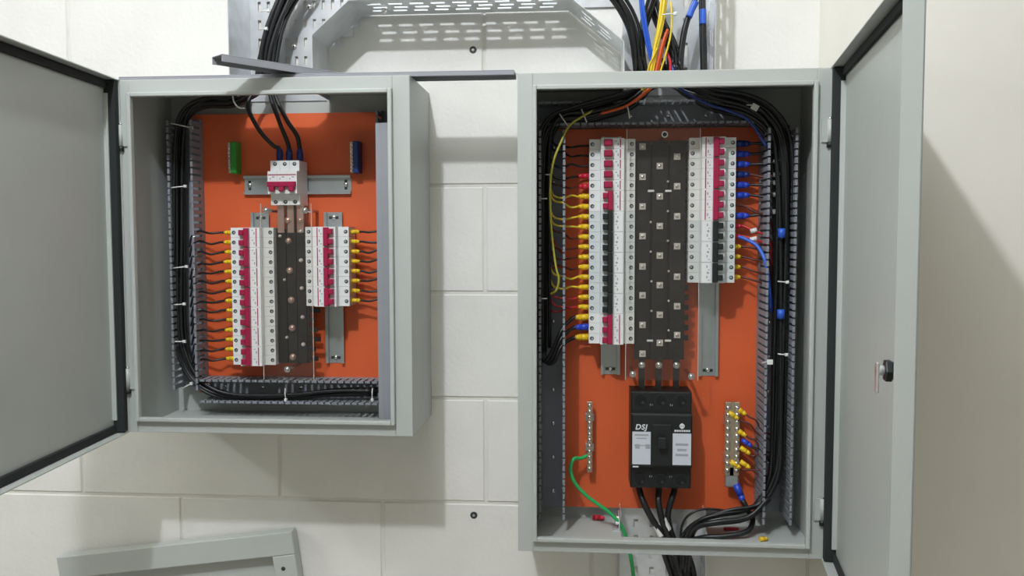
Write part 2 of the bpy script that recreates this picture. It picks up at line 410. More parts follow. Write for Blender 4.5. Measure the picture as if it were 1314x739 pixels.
# ------------------------------------------------------------------ din rails
def rail(label, loc, length, horiz=False):
    t = thing('din_rail', label, 'din rail', loc, (0, -math.pi / 2, 0) if horiz else (0, 0, 0))
    pr = [(-17.5, -7.5), (-17.5, -6.3), (-13.5, -6.3), (-13.5, 0), (13.5, 0), (13.5, -6.3), (17.5, -6.3), (17.5, -7.5), (12.3, -7.5), (12.3, -1.2), (-12.3, -1.2), (-12.3, -7.5)]
    MB().prism(pr, 0, length, M_ZINC).build('profile', t)
    for z in (10, length - 10):
        b = MB(); b.dome((0, -1.2, 0), 4.5, 3, M_STEEL); b.box(-9, 9, -1.5, -1.2, -2.6, 2.6, M_DARK); b.build('screw', t, loc=(0, 0, z))
    return t
rail('vertical zinc rail behind the tall breaker column of the left cabinet', (-318, -20, 98), 285)
rail('vertical zinc rail behind the short breaker column of the left cabinet', (-178, -20, 100), 283)
rail('horizontal zinc rail carrying the three-pole main breaker of the left cabinet', (-144, -20, 434), 204, True)
rail('vertical zinc rail behind the long breaker column of the right cabinet', (336.5, -20, 84), 432)
rail('vertical zinc rail under the right-hand breaker column of the right cabinet', (513, -20, 83), 430)

# ------------------------------------------------------------------ miniature breakers
BM = {}
def breaker_meshes(n, colour):
    key = (n, colour)
    if key in BM: return BM[key]
    tm = M_RED if colour == 'red' else M_BLACKP
    body = MB(); P = 18.0
    prof = [(-40, 0), (-40, -45), (-21, -45), (-20, -60), (20, -60), (21, -45), (40, -45), (40, 0)]
    for k in range(n): body.prism(prof[::-1], k * P + 0.15, (k + 1) * P - 0.25, M_WHITE if colour == 'red' else M_GREYW)
    scr = []
    for k in range(n):
        for sx in (-34.5, 34):
            s = MB(); z = (k + 0.5) * P
            s.cyl((sx, -45.01, z), (sx, -45.4, z), 3.6, 3.4, M_DARK, 12); s.cyl((sx + 0.6, -45.3, z - 0.4), (sx + 0.6, -45.7, z - 0.4), 2.1, 1.9, M_ZINC, 10)  # flat dark disc paints the hole's shade, zinc screw head on top
            scr.append(s.mesh('terminal_screw'))
    tg = MB()
    if n == 1: tg.chbox(-15, 0, -69, -60, 4, 15, 1.5, tm)
    else:
        tg.chbox(-8, 1, -68, -60, 1.2, n * P - 1.2, 1.2, tm)
        for k in range(n): tg.chbox(-16.5, -7.6, -69, -60, k * P + 3.6, k * P + 13.4, 1.2, tm)
    lb = MB()
    if colour == 'red': lb.box(12.6, 14.4, -60.25, -59.9, 1.5, n * P - 1.5, M_RED)
    else: lb.box(4, 18, -60.3, -59.9, 1.0, n * P - 1.0, M_WHITE)
    for k in range(n):
        z = k * P
        lb.box(5, 8, -60.4, -59.9, z + 12, z + 13.6, M_PRINT); lb.box(8.6, 10.6, -60.4, -59.9, z + 5, z + 9.5, M_PRINT)
    if n > 1 and colour != 'red': lb.cyl((8, -60.2, n * P / 2), (8, -60.5, n * P / 2), 2.2, 2.2, M_PRINT, 8)
    BM[key] = (body.mesh('body'), scr, tg.mesh('toggle'), lb.mesh('rating_print'))
    return BM[key]
def breaker(n, colour, label, loc, rot, group):
    t = thing('circuit_breaker', label, 'circuit breaker', loc, rot, group)
    bo, sc, tg, lb = breaker_meshes(n, colour)
    link('body', bo, t)
    for s in sc: link('terminal_screw', s, t)
    link('toggle', tg, t); link('rating_print', lb, t)
    return t
NP = {1: 'single-pole', 2: 'two-pole', 3: 'three-pole'}
def column(xc, ztop, spec, flip, where, group):
    z = ztop
    for i, (n, c) in enumerate(spec):
        lab = '%s breaker with %s toggle, %s from top, %s' % (NP[n], c, ORD[i], where)
        if flip: breaker(n, c, lab, (xc, -27.5, z), (0, math.pi, 0), group)
        else: breaker(n, c, lab, (xc, -27.5, z - n * 18), (0, 0, 0), group)
        z -= n * 18
L1X, L2X, R1X, R2X = -315.5, -176, 336.5, 509.5
column(L1X, 354.5, [(2, 'red')] * 7, False, 'tall column of left cabinet', 'breakers in the left cabinet, tall column')
column(L2X, 355.5, [(2, 'red')] * 4, True, 'short column of left cabinet', 'breakers in the left cabinet, short column')
column(R1X, 507, [(1, 'red')] * 5 + [(2, 'red')] + [(2, 'black')] * 5 + [(3, 'red')], False, 'left column of right cabinet', 'breakers in the right cabinet, left column')
column(R2X, 507.5, [(2, 'red'), (3, 'red'), (3, 'red')] + [(2, 'black')] * 3, True, 'right column of right cabinet', 'breakers in the right cabinet, right column')
breaker(3, 'red', 'three-pole red toggle main breaker on the horizontal rail of the left cabinet', (-225, -27.5, 435), (0, -math.pi / 2, 0), 'main breakers')

# ------------------------------------------------------------------ moulded-case main breaker (right cabinet)
def text_mesh(s, size, m):
    cu = bpy.data.curves.new('lettering', 'FONT'); cu.body = s; cu.size = size * MM; cu.extrude = 0.15 * MM; cu.align_x = 'CENTER'; cu.align_y = 'CENTER'; cu.shear = 0.2; cu.offset = 0.35 * MM; cu.space_character = 1.12
    o = bpy.data.objects.new('tmp', cu); COL.objects.link(o)
    dg = bpy.context.evaluated_depsgraph_get(); me = bpy.data.meshes.new_from_object(o.evaluated_get(dg))
    bpy.data.objects.remove(o); bpy.data.curves.remove(cu); me.materials.clear(); me.materials.append(m)
    return me
t = thing('main_circuit_breaker', 'black moulded-case main breaker with two silver labels in the right cabinet', 'circuit breaker', (424, -20, -109), group='main breakers')
b = MB(); b.chbox(-53, 53, -62, 0, 0, 172, 2, M_BODYB); b.chbox(-53, 53, -76, -62, 40, 136, 3, M_BODYB); b.build('body', t)
for z0 in (0, 138):
    for x in (-35, 0, 35):
        b = MB(); zc = z0 + (15 if z0 == 0 else 19)
        b.cyl((x, -61.9, zc), (x, -63.2, zc), 12, 11.5, M_BODYB, 20); b.cyl((x, -63.1, zc), (x, -63.4, zc), 9.5, 9.5, M_WELLSHADE, 20); b.cyl((x + 3, -63.3, zc - 4), (x + 3, -63.7, zc - 4), 3, 2.6, M_DARK, 10); b.build('terminal_well', t)  # no real recess: the well's shade is a black disc on a raised ring
    for x in (-17.5, 17.5):
        b = MB(); b.dome((x, -62, z0 + (21 if z0 == 0 else 11)), 3, 1.5, M_STEEL, 8); b.build('cover_screw', t)
        b = MB(); b.box(x - 1.2, x + 1.2, -64, -62, z0 + (1 if z0 == 0 else 2), z0 + (34 if z0 == 0 else 33), M_BODYB); b.build('barrier', t)
o = MB().box(-17, 17, -79, -75, 44, 118, M_BODYB).build('handle_surround', t, bevel=1.5)
o = MB().box(-7, 7, -92, -79, 78, 98, M_BLACKP).build('handle', t, bevel=2)
for (x0, x1) in ((-51, -19), (19, 51)):
    b = MB(); z0, z1 = (46, 104) if x0 < 0 else (46, 102)
    b.box(x0, x1, -76.6, -75.6, z0, z1, M_PAPER)
    rows = [(0.1, 24, 3), (0.42, 26, 2), (0.2, 18, 2)] if x0 < 0 else [(0.35, 22, 4), (0.52, 16, 4), (0.68, 22, 4)]
    for fr, ww, hh in rows:
        zc = z1 - (z1 - z0) * fr; b.box((x0 + x1 - ww) / 2, (x0 + x1 + ww) / 2, -76.8, -76.5, zc - hh / 2, zc + hh / 2, M_PRINT)
    if x0 < 0: 
        for xx in (-46, -28): b.box(xx, xx + 8, -76.9, -76.5, 74, 82, M_PRINT)
    o = b.build('rating_label', t); o['label'] = 'silver printed label'
o = link('lettering', text_mesh('DSJ', 13, M_WHITEINK), t, (-36, -76.7, 112), (math.pi / 2, 0, 0)); o['label'] = 'white letters DSJ'
b = MB(); b.cyl((35, -76, 115), (35, -76.6, 115), 4.5, 4.5, M_WHITEINK, 16); b.cyl((35, -76.5, 115), (35, -76.8, 115), 2.2, 2.2, M_BODYB, 12); b.box(33.8, 36.2, -76.9, -76.5, 110, 120, M_WHITEINK)
for k in range(7): b.box(22 + k * 4, 25 + k * 4, -76.6, -75.8, 105, 108.2, M_WHITEINK)
b.build('maker_mark', t)
MB().box(-50, -40, -76.7, -75.8, 40.5, 43, M_WHITEINK).build('print_line', t)

# ------------------------------------------------------------------ busbars and clear covers
def bolt(parent, p, r, m, square=False):
    b = MB()
    if square: b.chbox(-r, r, -2.5, 0, -r, r, 0.6, m); b.dome((0, -2.5, 0), r * 0.55, 1.6, M_STEEL, 10)
    else: b.cyl((0, 0, 0), (0, -1.2, 0), r * 1.25, r * 1.2, m, 14); b.dome((0, -1.2, 0), r, 3.5, m)
    return b.build('bolt', parent, loc=p)
bb = thing('busbar_set', 'dark vertical busbars between the two breaker columns of the left cabinet', 'busbar', (-246, -20, 105))
def OB(x, y, z): return (x + 246, y + 20, z - 105)
for k, (x, ztop) in enumerate(((-265, 352), (-246, 398), (-228, 352))):
    MB().box(x + 246 - 8.4, x + 246 + 8.4, -42 - 0.3 * k, -38, 0, ztop - 105, M_BUS).build('bar', bb)
MB().box(-24, 30, -38, -33, 0, 245, M_BUS).build('insulating_strip', bb)
for i in range(14):
    z = 354.5 - 18 * (i + 0.5); MB().box(-29.5, -18, -37, -34, z - 105 - 5, z - 105 + 5, M_BUS).build('tab', bb)
for i in range(14):
    z = 355.5 - 18 * (i + 0.5); MB().box(25, 29.5 if i < 8 else 40 + (i % 3) * 5, -37, -34, z - 105 - 4, z - 105 + 4, M_BUS).build('tab', bb)
for x in (-246 - 18, -246, -246 + 18):      # three links up to the main breaker
    MB().box(x + 246 - 6, x + 246 + 6, -44, -40, 240, 290, M_COPPER).build('link', bb)
for (px, py, r) in ((369.4, 283, 5), (385, 283, 4.4), (370, 309, 4.6), (371.5, 347, 5), (373.5, 385, 5), (374.6, 421, 5), (375.6, 458, 5), (386, 334, 3), (387, 370, 3), (388, 407, 3), (389, 442, 3.2),
                   (359, 303, 2.6), (365, 359, 2.2), (368, 433, 2.2), (386, 297, 3)):
    p = Q(px, py, -64); bolt(bb, OB(p.x, -63 if py > 300 else -64, p.z), r, M_COPPER if r > 4 else M_PLATEW)

bb = thing('busbar_set', 'three dark vertical busbars with square washers in the right cabinet', 'busbar', (421, -20, 118))
def OB2(x, y, z): return (x - 421, y + 20, z - 118)
for k, x in enumerate((390.5, 420.5, 451.5)):
    MB().box(x - 421 - 13.5, x - 421 + 13.5, -42, -38, 0, 386, M_BUS).build('bar', bb)
    MB().box(x - 421 - 5.5, x - 421 + 5.5, -44, -40.5, -54, 6, M_BUS).build('strap', bb)
    bolt(bb, OB2(x + 0.5, -64.2, 108), 5, M_STEEL)
MB().box(-42, 44, -38, -33, 0, 380, M_BUS).build('insulating_strip', bb)
for i in range(20):
    z = 507 - 18 * (i + 0.5); MB().box(-44, -40, -37, -34, z - 118 - 5, z - 118 + 5, M_BUS).build('tab', bb)
for i in range(20):
    z = 507.5 - 18 * (i + 0.5); MB().box(42, 47.5 if i < 14 else 52, -37, -34, z - 118 - 5, z - 118 + 5, M_BUS).build('tab', bb)
c1 = (188, 227, 265, 303, 342, 379, 417, 454); c2 = (213, 252, 290, 328, 366, 404, 440); c3 = (201, 239, 277.6, 316, 355, 393, 430)
for px, ys in ((824.5, c1), (846.7, c2), (869, c3)):
    for py in ys: p = Q(px, py, -64); bolt(bb, OB2(p.x, -62, p.z), 5.6, M_PLATEW, True)
for (px, py) in ((835, 285), (857, 271), (857, 233), (835, 323), (857, 309), (858, 348), (836, 361), (858, 386), (836, 399), (858, 424)):
    p = Q(px, py, -62); b = MB(); b.dome((0, 0, 0), 2.2, 1.5, M_PLATEW, 8); b.build('rivet', bb, loc=OB2(p.x, -62, p.z))
for (px, py) in ((835.3, 245), (857.6, 245), (834, 437), (857, 437)):
    p = Q(px, py, -62); b = MB(); b.chbox(-5.5, 5.5, -1.5, 0, -1.8, 1.8, 0.4, M_TIE); b.build('clip', bb, loc=OB2(p.x, -62, p.z))

def cover(label, x0, x1, z0, z1, y, posts):
    t = thing('clear_cover', label, 'clear cover', ((x0 + x1) / 2, y, z0))
    ox = (x0 + x1) / 2
    MB().box(x0 - ox, x1 - ox, -2.5, 0, 0, z1 - z0, M_ACR).build('pane', t)
    for x in (x0 - ox - 0.9, x1 - ox):
        MB().box(x, x + 0.9, -2.5, 0, 0, z1 - z0, M_EDGE).build('sawn_edge', t)
    for (px, py) in posts:
        p = Q(px, py, y - 3); x, z = p.x - ox, p.z - z0
        b = MB(); b.cyl((x, -20 - y, z), (x, 0, z), 3, 3, M_STEEL, 10); b.build('post', t)
        b = MB(); b.cyl((x, -2.6, z), (x, -3.8, z), 6, 5.6, M_STEEL, 16); b.dome((x, -3.8, z), 3.6, 3, M_STEEL if py > 200 else M_DARK); b.build('screw', t)
cover('clear acrylic cover over the busbars of the left cabinet', -291, -199, 78, 397, -89, ((341, 270), (391, 270), (368.5, 474)))
cover('clear acrylic cover over the busbars of the right cabinet', 361, 485, 86, 521, -92, ((853, 172.5), (812, 480), (887, 483)))

# ------------------------------------------------------------------ terminal strips
def strip_block(label, x, z0, body_mat, sgn):
    t = thing('terminal_block', label, 'terminal block', (x, -20, z0))
    b = MB(); b.chbox(-1, 10, -26, 0, 0, 58, 2, body_mat); b.box(-8, -1, -10, 0, 2, 56, body_mat); b.build('base', t)
    b = MB(); b.box(-8, -2, -18, -10, 1, 57, M_BRASS); b.build('bar', t)
    for k in range(8):
        b = MB(); b.dome((-5, -18, 4.5 + k * 7), 2.4, 2, M_STEEL, 8); b.build('screw', t)
strip_block('small green terminal block at the upper left of the left orange plate', -364, 455, M_GREENP, 1)
strip_block('small navy blue terminal block at the upper right of the left orange plate', -133, 454, M_NAVYP, 1)
t = thing('earth_bar', 'narrow screw terminal bar holding the green wire in the right cabinet', 'terminal bar', (299, -20, -94))
MB().box(-5, 5, -24, -15, 0, 131, M_BRASS).build('bar', t, bevel=1)
for z in (44, 100): 
    b = MB(); b.box(-8, 8, -15, 0, z - 7, z + 7, M_ZINC); b.build('support', t, bevel=1)
for k in range(12):
    b = MB(); b.dome((0, -24, 7 + k * 10.6), 3.4, 3, M_STEEL, 10); b.build('screw', t)
t = thing('neutral_bar', 'wide double-row screw terminal bar at the lower right of the right cabinet', 'terminal bar', (554, -20, -116))
MB().box(-13, -3, -28, -17, 22, 156, M_BRASS).build('bar', t, bevel=1); MB().box(3, 13, -28, -17, 22, 156, M_BRASS).build('bar', t, bevel=1)
MB().box(-3, 3, -26, -17, 22, 156, M_BRASS).build('web', t)
MB().prism([(-11, -26), (13, -26), (13, -17), (-11, -17)], 0, 40, M_ZINC).build('lug_plate', t, bevel=3)
for z in (50, 120): MB().box(-13, 13, -17, 0, z - 8, z + 8, M_ZINC).build('support', t)
for x in (-8, 8):
    for k in range(10):
        b = MB(); b.dome((x, -28, 32 + k * 12.6), 4, 3.5, M_STEEL, 10); b.build('screw', t)

# ------------------------------------------------------------------ wires
def sleeve(parent, p0, p1, r, m):
    b = MB(); p0, p1 = Vector(p0), Vector(p1); q = p0.lerp(p1, 0.65)
    b.cyl(p0, q, r, r, m, 12); b.cyl(q, p1, r, r * 0.62, m, 12); return b.build('terminal_sleeve', parent)
def wire(name, label, cat, pts, r, m, group=None, sl=None, n=8, sub=6):
    if not sl:
        b = MB(); b.tube(pts, r, m, n, sub); return tag(b.build(name, center=True), label, cat, group)
    o = Vector(pts[0]); t = thing(name, label, cat, o, group=group)
    b = MB(); b.tube([Vector(p) - o for p in pts], r, m, n, sub); b.build('conductor', t)
    p0, p1, rr, sm = sl; sleeve(t, Vector(p0) - o, Vector(p1) - o, rr, sm)
    return t
rnd = random.uniform
GB = 'branch wires of the %s'
# left cabinet, tall column: fourteen yellow sleeves on the left
for i in range(14):
    z = 354.5 - 18 * (i + 0.5); x = L1X - 40; dz = rnd(-4, 4); e = rnd(1.5, 4.5); k = rnd(-2, 2)
    wire('branch_wire', 'black wire with yellow sleeve, %s from top, tall column of left cabinet' % ORD[i], 'wire',
         [(x - 12, -58, z), (x - 26, -58, z + rnd(-1, 1)), (x - 44, -60 - rnd(0, 4), z - e + dz * 0.4), (x - 66, -56, z + dz), (x - 84, -48, z + dz - 8), (x - 92, -45, z + dz - 30)], 2.0, M_CABLE,
         GB % 'tall column', ((x - 0.3, -58, z), (x - 19 + k, -58, z + rnd(-.5, .5)), 4.2, M_SLY))
for i in range(8):
    z = 355.5 - 18 * (i + 0.5); x = L2X + 40; dz = rnd(-3, 5)
    wire('branch_wire', 'black wire with yellow sleeve, %s from top, short column of left cabinet' % ORD[i], 'wire',
         [(x + 10, -54, z), (x + 20, -54, z), (x + 34, -57, z + rnd(-3, 1)), (x + 52, -54, z + dz), (x + 66, -46, z + dz - 6), (x + 74, -42, z + dz - 28)], 2.0, M_CABLE,
         GB % 'short column', ((x + 0.3, -54, z), (x + 15, -54, z + rnd(-.5, .5)), 4.0, M_SLY))
# right cabinet, left column
spec = [(M_CABLE, None)] * 3 + [(M_CABLE, M_SLR), (M_DREDC, M_SLR)] + [(M_YELC, M_SLY)] * 4 + [(M_DREDC, M_SLY)] * 4 + [(M_YELC, M_SLY)] * 2 + [(M_REDC, M_SLY)] * 2
CN = {M_CABLE: 'black', M_DREDC: 'brown', M_YELC: 'yellow', M_REDC: 'red', M_BLUEC: 'blue'}
SN = {M_SLY: 'yellow', M_SLR: 'red', M_SLB: 'blue', M_SLDB: 'navy'}
for i, (wm, sm) in enumerate(spec):
    z = 507 - 18 * (i + 0.5); x = R1X - 40; dz = rnd(-6, 8)
    pts = [(x - (9 if sm else 0.4), -50, z), (x - 18, -51, z + rnd(-1, 1)), (x - 32, -58 - rnd(0, 6), z - rnd(-3, 4)), (x - 46, -58, z + dz), (x - 62, -56, z + dz + 4), (x - 70, -50, z + dz + 18)]
    lab = '%s wire %s, %s from top, left column of right cabinet' % (CN[wm], 'with %s sleeve' % SN[sm] if sm else 'without sleeve', ORD[i])
    wire('branch_wire', lab, 'wire', pts, 1.9, wm, GB % 'left column, right cabinet', ((x - 0.3, -52, z), (x - 19, -52, z + rnd(-.6, .6)), 4.8, sm) if sm else None)
for i, (sm, nm) in enumerate(((M_SLY, 'yellow'), (M_SLB, 'blue'), (M_SLY, 'yellow'))):
    z = 507 - 18 * (17.5 + i); x = R1X - 40
    pts = [(x - 14, -50, z), (x - 30, -52, z - 3), Q(720, 425 + 10 * i, -66), Q(706 + i * 2, 455 + 5 * i, -72), Q(696 + i * 2, 462, -62), Q(692 + i * 3, 430, -50), Q(693 + i * 3, 300, -45)]
    wire('power_cable', 'thick black cable with large %s sleeve, %s pole of right cabinet bottom breaker' % (nm, ORD[i]), 'cable', pts, 3.6, M_CABLE, 'cables of the bottom three-pole breaker',
         ((x - 0.3, -50, z), (x - 24, -50, z - 1), 6.0, sm))
# right cabinet, right column
spec = [(M_CABLE, M_SLDB), (M_CABLE, M_SLB), (M_CABLE, M_SLB), (M_DREDC, M_SLDB), (M_CABLE, M_SLB), (M_CABLE, M_SLB), (M_DREDC, None), (M_CABLE, M_SLB), (M_REDC, M_SLR), (M_REDC, M_SLR)] + [(M_DREDC, M_SLY)] * 4
for i, (wm, sm) in enumerate(spec):
    z = 507.5 - 18 * (i + 0.5); x = R2X + 40; dz = rnd(-5, 5)
    if sm in (M_SLB, M_SLDB):
        pts = [(x + 10, -52, z), (x + 30, -54, z), (x + 52, -60, z + dz), (x + 70, -66, z + 4 + dz), (x + 88, -62, min(z + 22 + dz, 515)), (x + 92, -56, min(z + 60, 528))]
    else:
        pts = [(x + (9 if sm else 0.4), -50, z), (x + 18, -51, z), (x + 34, -58, z - 5 + dz), (x + 52, -60, z - 12 + dz), (x + 66, -52, z - 30), (x + 72, -46, z - 60)]
    lab = '%s wire %s, %s from top, right column of right cabinet' % (CN[wm], 'with %s sleeve' % SN[sm] if sm else 'without sleeve', ORD[i])
    big = sm in (M_SLB, M_SLDB)
    o = wire('branch_wire', lab, 'wire', pts, 2.5 if big else 1.9, wm, GB % 'right column, right cabinet', ((x + 0.3, -52, z), (x + (27 if big else 14), -53, z), 5.8 if big else 4.2, sm) if sm else None)
    if big or i in (8, 9):
        q = Vector(pts[2 if not big else 3]) - Vector(pts[0]); b = MB(); b.cyl(q + Vector((-5, 0, -1)), q + Vector((6, -2, 1.5)), 4.2, 4.2, M_TIE, 8)
        if sm: b.build('wire_marker', o)
wire('blue_wire', 'bright blue wire curving from the right column into the right duct', 'wire', [Q(945, 303, -52), Q(957, 307, -60), Q(972, 316, -70), Q(982, 335, -85), Q(986, 360, -80), Q(990, 400, -60)], 3.2, M_BLUEC)

# feeders of the left cabinet
for i, (px, pts) in enumerate(((358, [(392, -30, -50), (366, 6, -54), (350, 40, -57), (344, 80, -60), (330, 112, -66), (318, 135, -74), (332, 166, -68), (350, 186, -56)]),
                               (370.5, [(396, -30, -60), (371, 6, -60), (356, 40, -61), (349, 90, -62), (346, 118, -66), (358, 155, -66), (368, 180, -58)]),
                               (385, [(402, -30, -48), (377, 6, -50), (362, 40, -54), (353, 90, -58), (352, 118, -62), (367, 152, -64), (381, 174, -60)]))):
    x = -269 + i * 18 + (0, 0, 2)[i]; P3 = [Q(*p) for p in pts] + [Vector((x, -50, 500))]
    wire('feeder_cable', 'thick black feeder with navy sleeve on %s pole of the left cabinet main breaker' % ('left', 'middle', 'right')[i], 'cable', P3, 4.0, M_CABLE, 'feeders of the left main breaker',
         ((x, -50, 475.4), (x, -50, 500), 6.2, M_SLDB))
# bundles
def bundle(n, name, label, group, path, r, spread, m=M_CABLE, dspread=None, sub=5):
    dspread = dspread or spread
    for k in range(n):
        ang = k * 2.4; rad = math.sqrt((k + 0.5) / n)
        pts = []
        for j, p in enumerate(path):
            a = ang + 0.25 * j * (1 if k % 2 else -1)
            d = Vector((math.cos(a) * rad * spread, math.sin(a) * rad * dspread, math.cos(a + 0.9) * rad * spread * 0.8))
            pts.append(Q(*p) + d)
        wire(name, label, 'cable', pts, r, m, group, n=7, sub=sub)
bundle(9, 'bundled_cable', 'black cable in the bundle lining the left cabinet', 'black cables bundled around the left cabinet',
       [(386, -30, -45), (362, 6, -46), (347, 40, -48), (342, 85, -50), (328, 116, -55), (300, 131, -52), (262, 133, -50), (236, 150, -50), (229, 190, -48), (229, 300, -46), (230, 420, -46), (240, 465, -48), (262, 495, -52), (300, 509, -50), (370, 509, -48), (430, 503, -46), (485, 502, -46)], 3.2, 11, dspread=12)
bundle(6, 'tray_cable', 'black cable rising in the tray above the left cabinet', 'black cables in the left tray', [(336, 118, -62), (337, 92, -64), (340, 66, -66), (348, 36, -66), (360, 6, -64), (376, -30, -60)], 4.4, 12)
bundle(8, 'bundled_cable', 'black cable in the left-hand bundle of the right cabinet', 'black cables bundled in the left duct of the right cabinet',
       [(838, 88, -62), (832, 112, -60), (805, 136, -66), (760, 150, -70), (722, 154, -70), (704, 172, -66), (698, 215, -60), (698, 330, -58), (698, 450, -56)], 3.0, 11, dspread=14)
bundle(12, 'bundled_cable', 'black cable in the right-hand bundle of the right cabinet', 'black cables bundled in the right duct of the right cabinet',
       [(866, 86, -62), (880, 112, -62), (915, 132, -70), (960, 143, -74), (990, 168, -72), (1001, 215, -66), (1003, 330, -64), (1001, 450, -64), (999, 560, -66), (994, 612, -74), (972, 648, -80), (930, 658, -84), (898, 668, -80), (880, 690, -66), (874, 730, -50)], 3.2, 12, dspread=16)
bundle(6, 'tray_cable', 'thin black cable at the left side of the right tray', 'black cables in the right tray, left side', [(772, -22, -112), (792, -2, -112), (808, 24, -108), (816, 52, -90), (820, 95, -70)], 3.2, 9)
bundle(5, 'tray_cable', 'black cable behind the blue wire in the right tray', 'black cables in the right tray, behind blue wire', [(846, -30, -70), (838, 0, -72), (826, 40, -76), (824, 70, -74), (830, 104, -70)], 3.4, 10)
bundle(6, 'top_cable', 'black cable crossing left under the top of the right cabinet', 'black cables under the right cabinet top, left', [(850, 80, -60), (846, 104, -62), (800, 122, -74), (742, 138, -76), (708, 152, -70), (694, 190, -62), (692, 300, -52), (693, 430, -50)], 3.0, 11, dspread=16)
bundle(8, 'top_cable', 'black cable crossing right under the top of the right cabinet', 'black cables under the right cabinet top, right', [(862, 80, -60), (866, 104, -62), (905, 120, -80), (955, 130, -84), (988, 150, -80), (1007, 192, -74), (1009, 300, -66), (1007, 430, -64)], 3.2, 12, dspread=16)
wire('blue_wire', 'dark blue wire sagging under the top right of the right cabinet', 'wire', [Q(862, 84, -84), Q(872, 112, -92), Q(905, 132, -100), Q(940, 144, -102), Q(962, 156, -100), Q(985, 190, -90)], 2.6, M_SLDB)
bundle(5, 'tray_cable', 'black cable behind the yellow bundle in the right tray', 'black cables in the right tray, middle', [(836, -20, -60), (846, 20, -58), (862, 52, -60), (870, 75, -62), (872, 98, -64)], 3.4, 10)
bundle(3, 'tray_cable', 'black cable with a blue stretch leaning right in the right tray', 'black cables in the right tray, right side', [(902, -20, -60), (890, 4, -62), (880, 34, -66), (875, 64, -68), (873, 98, -68)], 3.6, 4)
bundle(3, 'tray_cable', 'black cable along the right wall of the right tray', 'black cables along the right tray wall', [(901, -20, -60), (902, 30, -60), (903, 60, -60), (904, 98, -60)], 3.6, 5)
for (a, bq, c, nm) in (((893, 2, -70), (888, 12, -71), (884, 22, -73), 'leaning cable'), ((902, 12, -64), (902, 21, -64), (902, 31, -64), 'upright cable')):
    wire('blue_tape', 'blue tape wrapped on the %s of the right tray' % nm, 'tape', [Q(*a), Q(*bq), Q(*c)], 5.6, M_BLUEC, 'blue tapes in the tray')
bundle(5, 'yellow_wire', 'yellow wire of the bundle coming down into the right cabinet', 'yellow wires in the right tray', [(855, -20, -92), (852, 10, -94), (848, 36, -92), (842, 62, -88), (836, 96, -80), (826, 116, -74)], 2.6, 6, M_YELC)
wire('yellow_wire', 'lone thin yellow wire right of the yellow bundle above the right cabinet', 'wire', [Q(861, 2, -96), Q(862, 25, -98), Q(860, 48, -96), Q(853, 74, -90), Q(846, 96, -84)], 1.6, M_YELC)
wire('yellow_wire', 'lone thin yellow wire splaying left of the yellow bundle above the right cabinet', 'wire', [Q(843, 62, -94), Q(838, 74, -92), Q(833, 84, -88), Q(830, 98, -84)], 1.5, M_YELC)
bundle(3, 'orange_wire', 'orange red wire under the yellow bundle entering the right cabinet', 'orange wires in the right cabinet', [(856, 40, -88), (850, 60, -90), (843, 92, -84), (836, 112, -82), (818, 128, -84), (800, 138, -80), (770, 146, -74)], 2.2, 4, M_ORC)
wire('red_wire', 'short red wire right of the yellow bundle above the right cabinet', 'wire', [Q(856, 68, -84), Q(860, 80, -86), Q(860, 98, -84)], 2.4, M_REDC)
bundle(2, 'blue_wire', 'blue wire hanging left of the yellow bundle in the right tray', 'blue wires in the right tray', [(822, -20, -104), (825, 15, -104), (830, 44, -98), (836, 72, -86), (846, 100, -74)], 2.6, 3, M_BLUEC)
wire('yellow_green_wire', 'yellow green wire looping down over the left duct of the right cabinet', 'wire',
     [Q(760, 142, -84), Q(732, 160, -96), Q(720, 182, -104), Q(709, 212, -106), Q(706, 250, -106), Q(708, 300, -106), Q(713, 340, -104), Q(717, 358, -102), Q(714, 372, -98), Q(707, 377, -90)], 2.0, M_YGC)
for k, (p0, p1, p2) in enumerate((((726, 330, -50), (716, 318, -50), (706, 300, -45)), ((726, 345, -50), (712, 342, -50), (704, 352, -45)), ((726, 397, -50), (712, 400, -52), (703, 396, -45)))):
    wire('red_wire', 'dark red wire inside the left duct of the right cabinet, %s from the top' % ORD[k], 'wire', [Q(*p0), Q(*p1), Q(*p2)], 1.7, M_REDC, 'red wires in the left duct')
# neutral bar wires
for k, (px, py, sm, ex, ey) in enumerate(((951, 527.5, M_SLY, 978, 552), (941, 533, M_SLY, 972, 556), (951, 555, M_SLY, 976, 575), (958, 568, M_SLB, 988, 592), (956, 578, M_SLY, 984, 585), (956, 596, M_SLY, 984, 612), (943.5, 596, M_SLY, 974, 610))):
    a = Q(px - 6, py - 4, -46 if px < 948 else -44); c = Q(px + 5, py + 3.5, -50)
    wire('neutral_wire', '%s wire with %s sleeve, %s from top on the double-row terminal bar' % ('black' if sm is M_SLB else 'brown', SN[sm], ORD[k]), 'wire',
         [c, c + (c - a) * 0.5, Q((px + ex) / 2 + 6, (py + ey) / 2, -56), Q(ex, ey, -58), Q(ex + 16, ey + 8, -56)], 2.6 if sm is M_SLB else 1.7, M_CABLE if sm is M_SLB else M_DREDC,
         'wires on the double-row terminal bar', (a, c + (c - a) * 0.15, 4.6, sm))
wire('neutral_cable', 'thick black cable with large blue sleeve under the double-row terminal bar', 'cable',
     [Q(953, 642, -50), Q(960, 655, -58), Q(966, 668, -80), Q(958, 682, -100), Q(930, 688, -104), Q(900, 690, -96), Q(880, 700, -70), Q(872, 740, -50)], 4.8, M_CABLE, None, (Q(944, 621, -42), Q(954, 644, -50), 6.5, M_SLB))
bundle(4, 'floor_cable', 'black cable looping over the floor of the right cabinet', 'black cables on the cabinet floor', [(985, 640, -90), (960, 664, -98), (920, 670, -100), (895, 676, -90), (886, 694, -70), (882, 735, -52)], 4.0, 8)
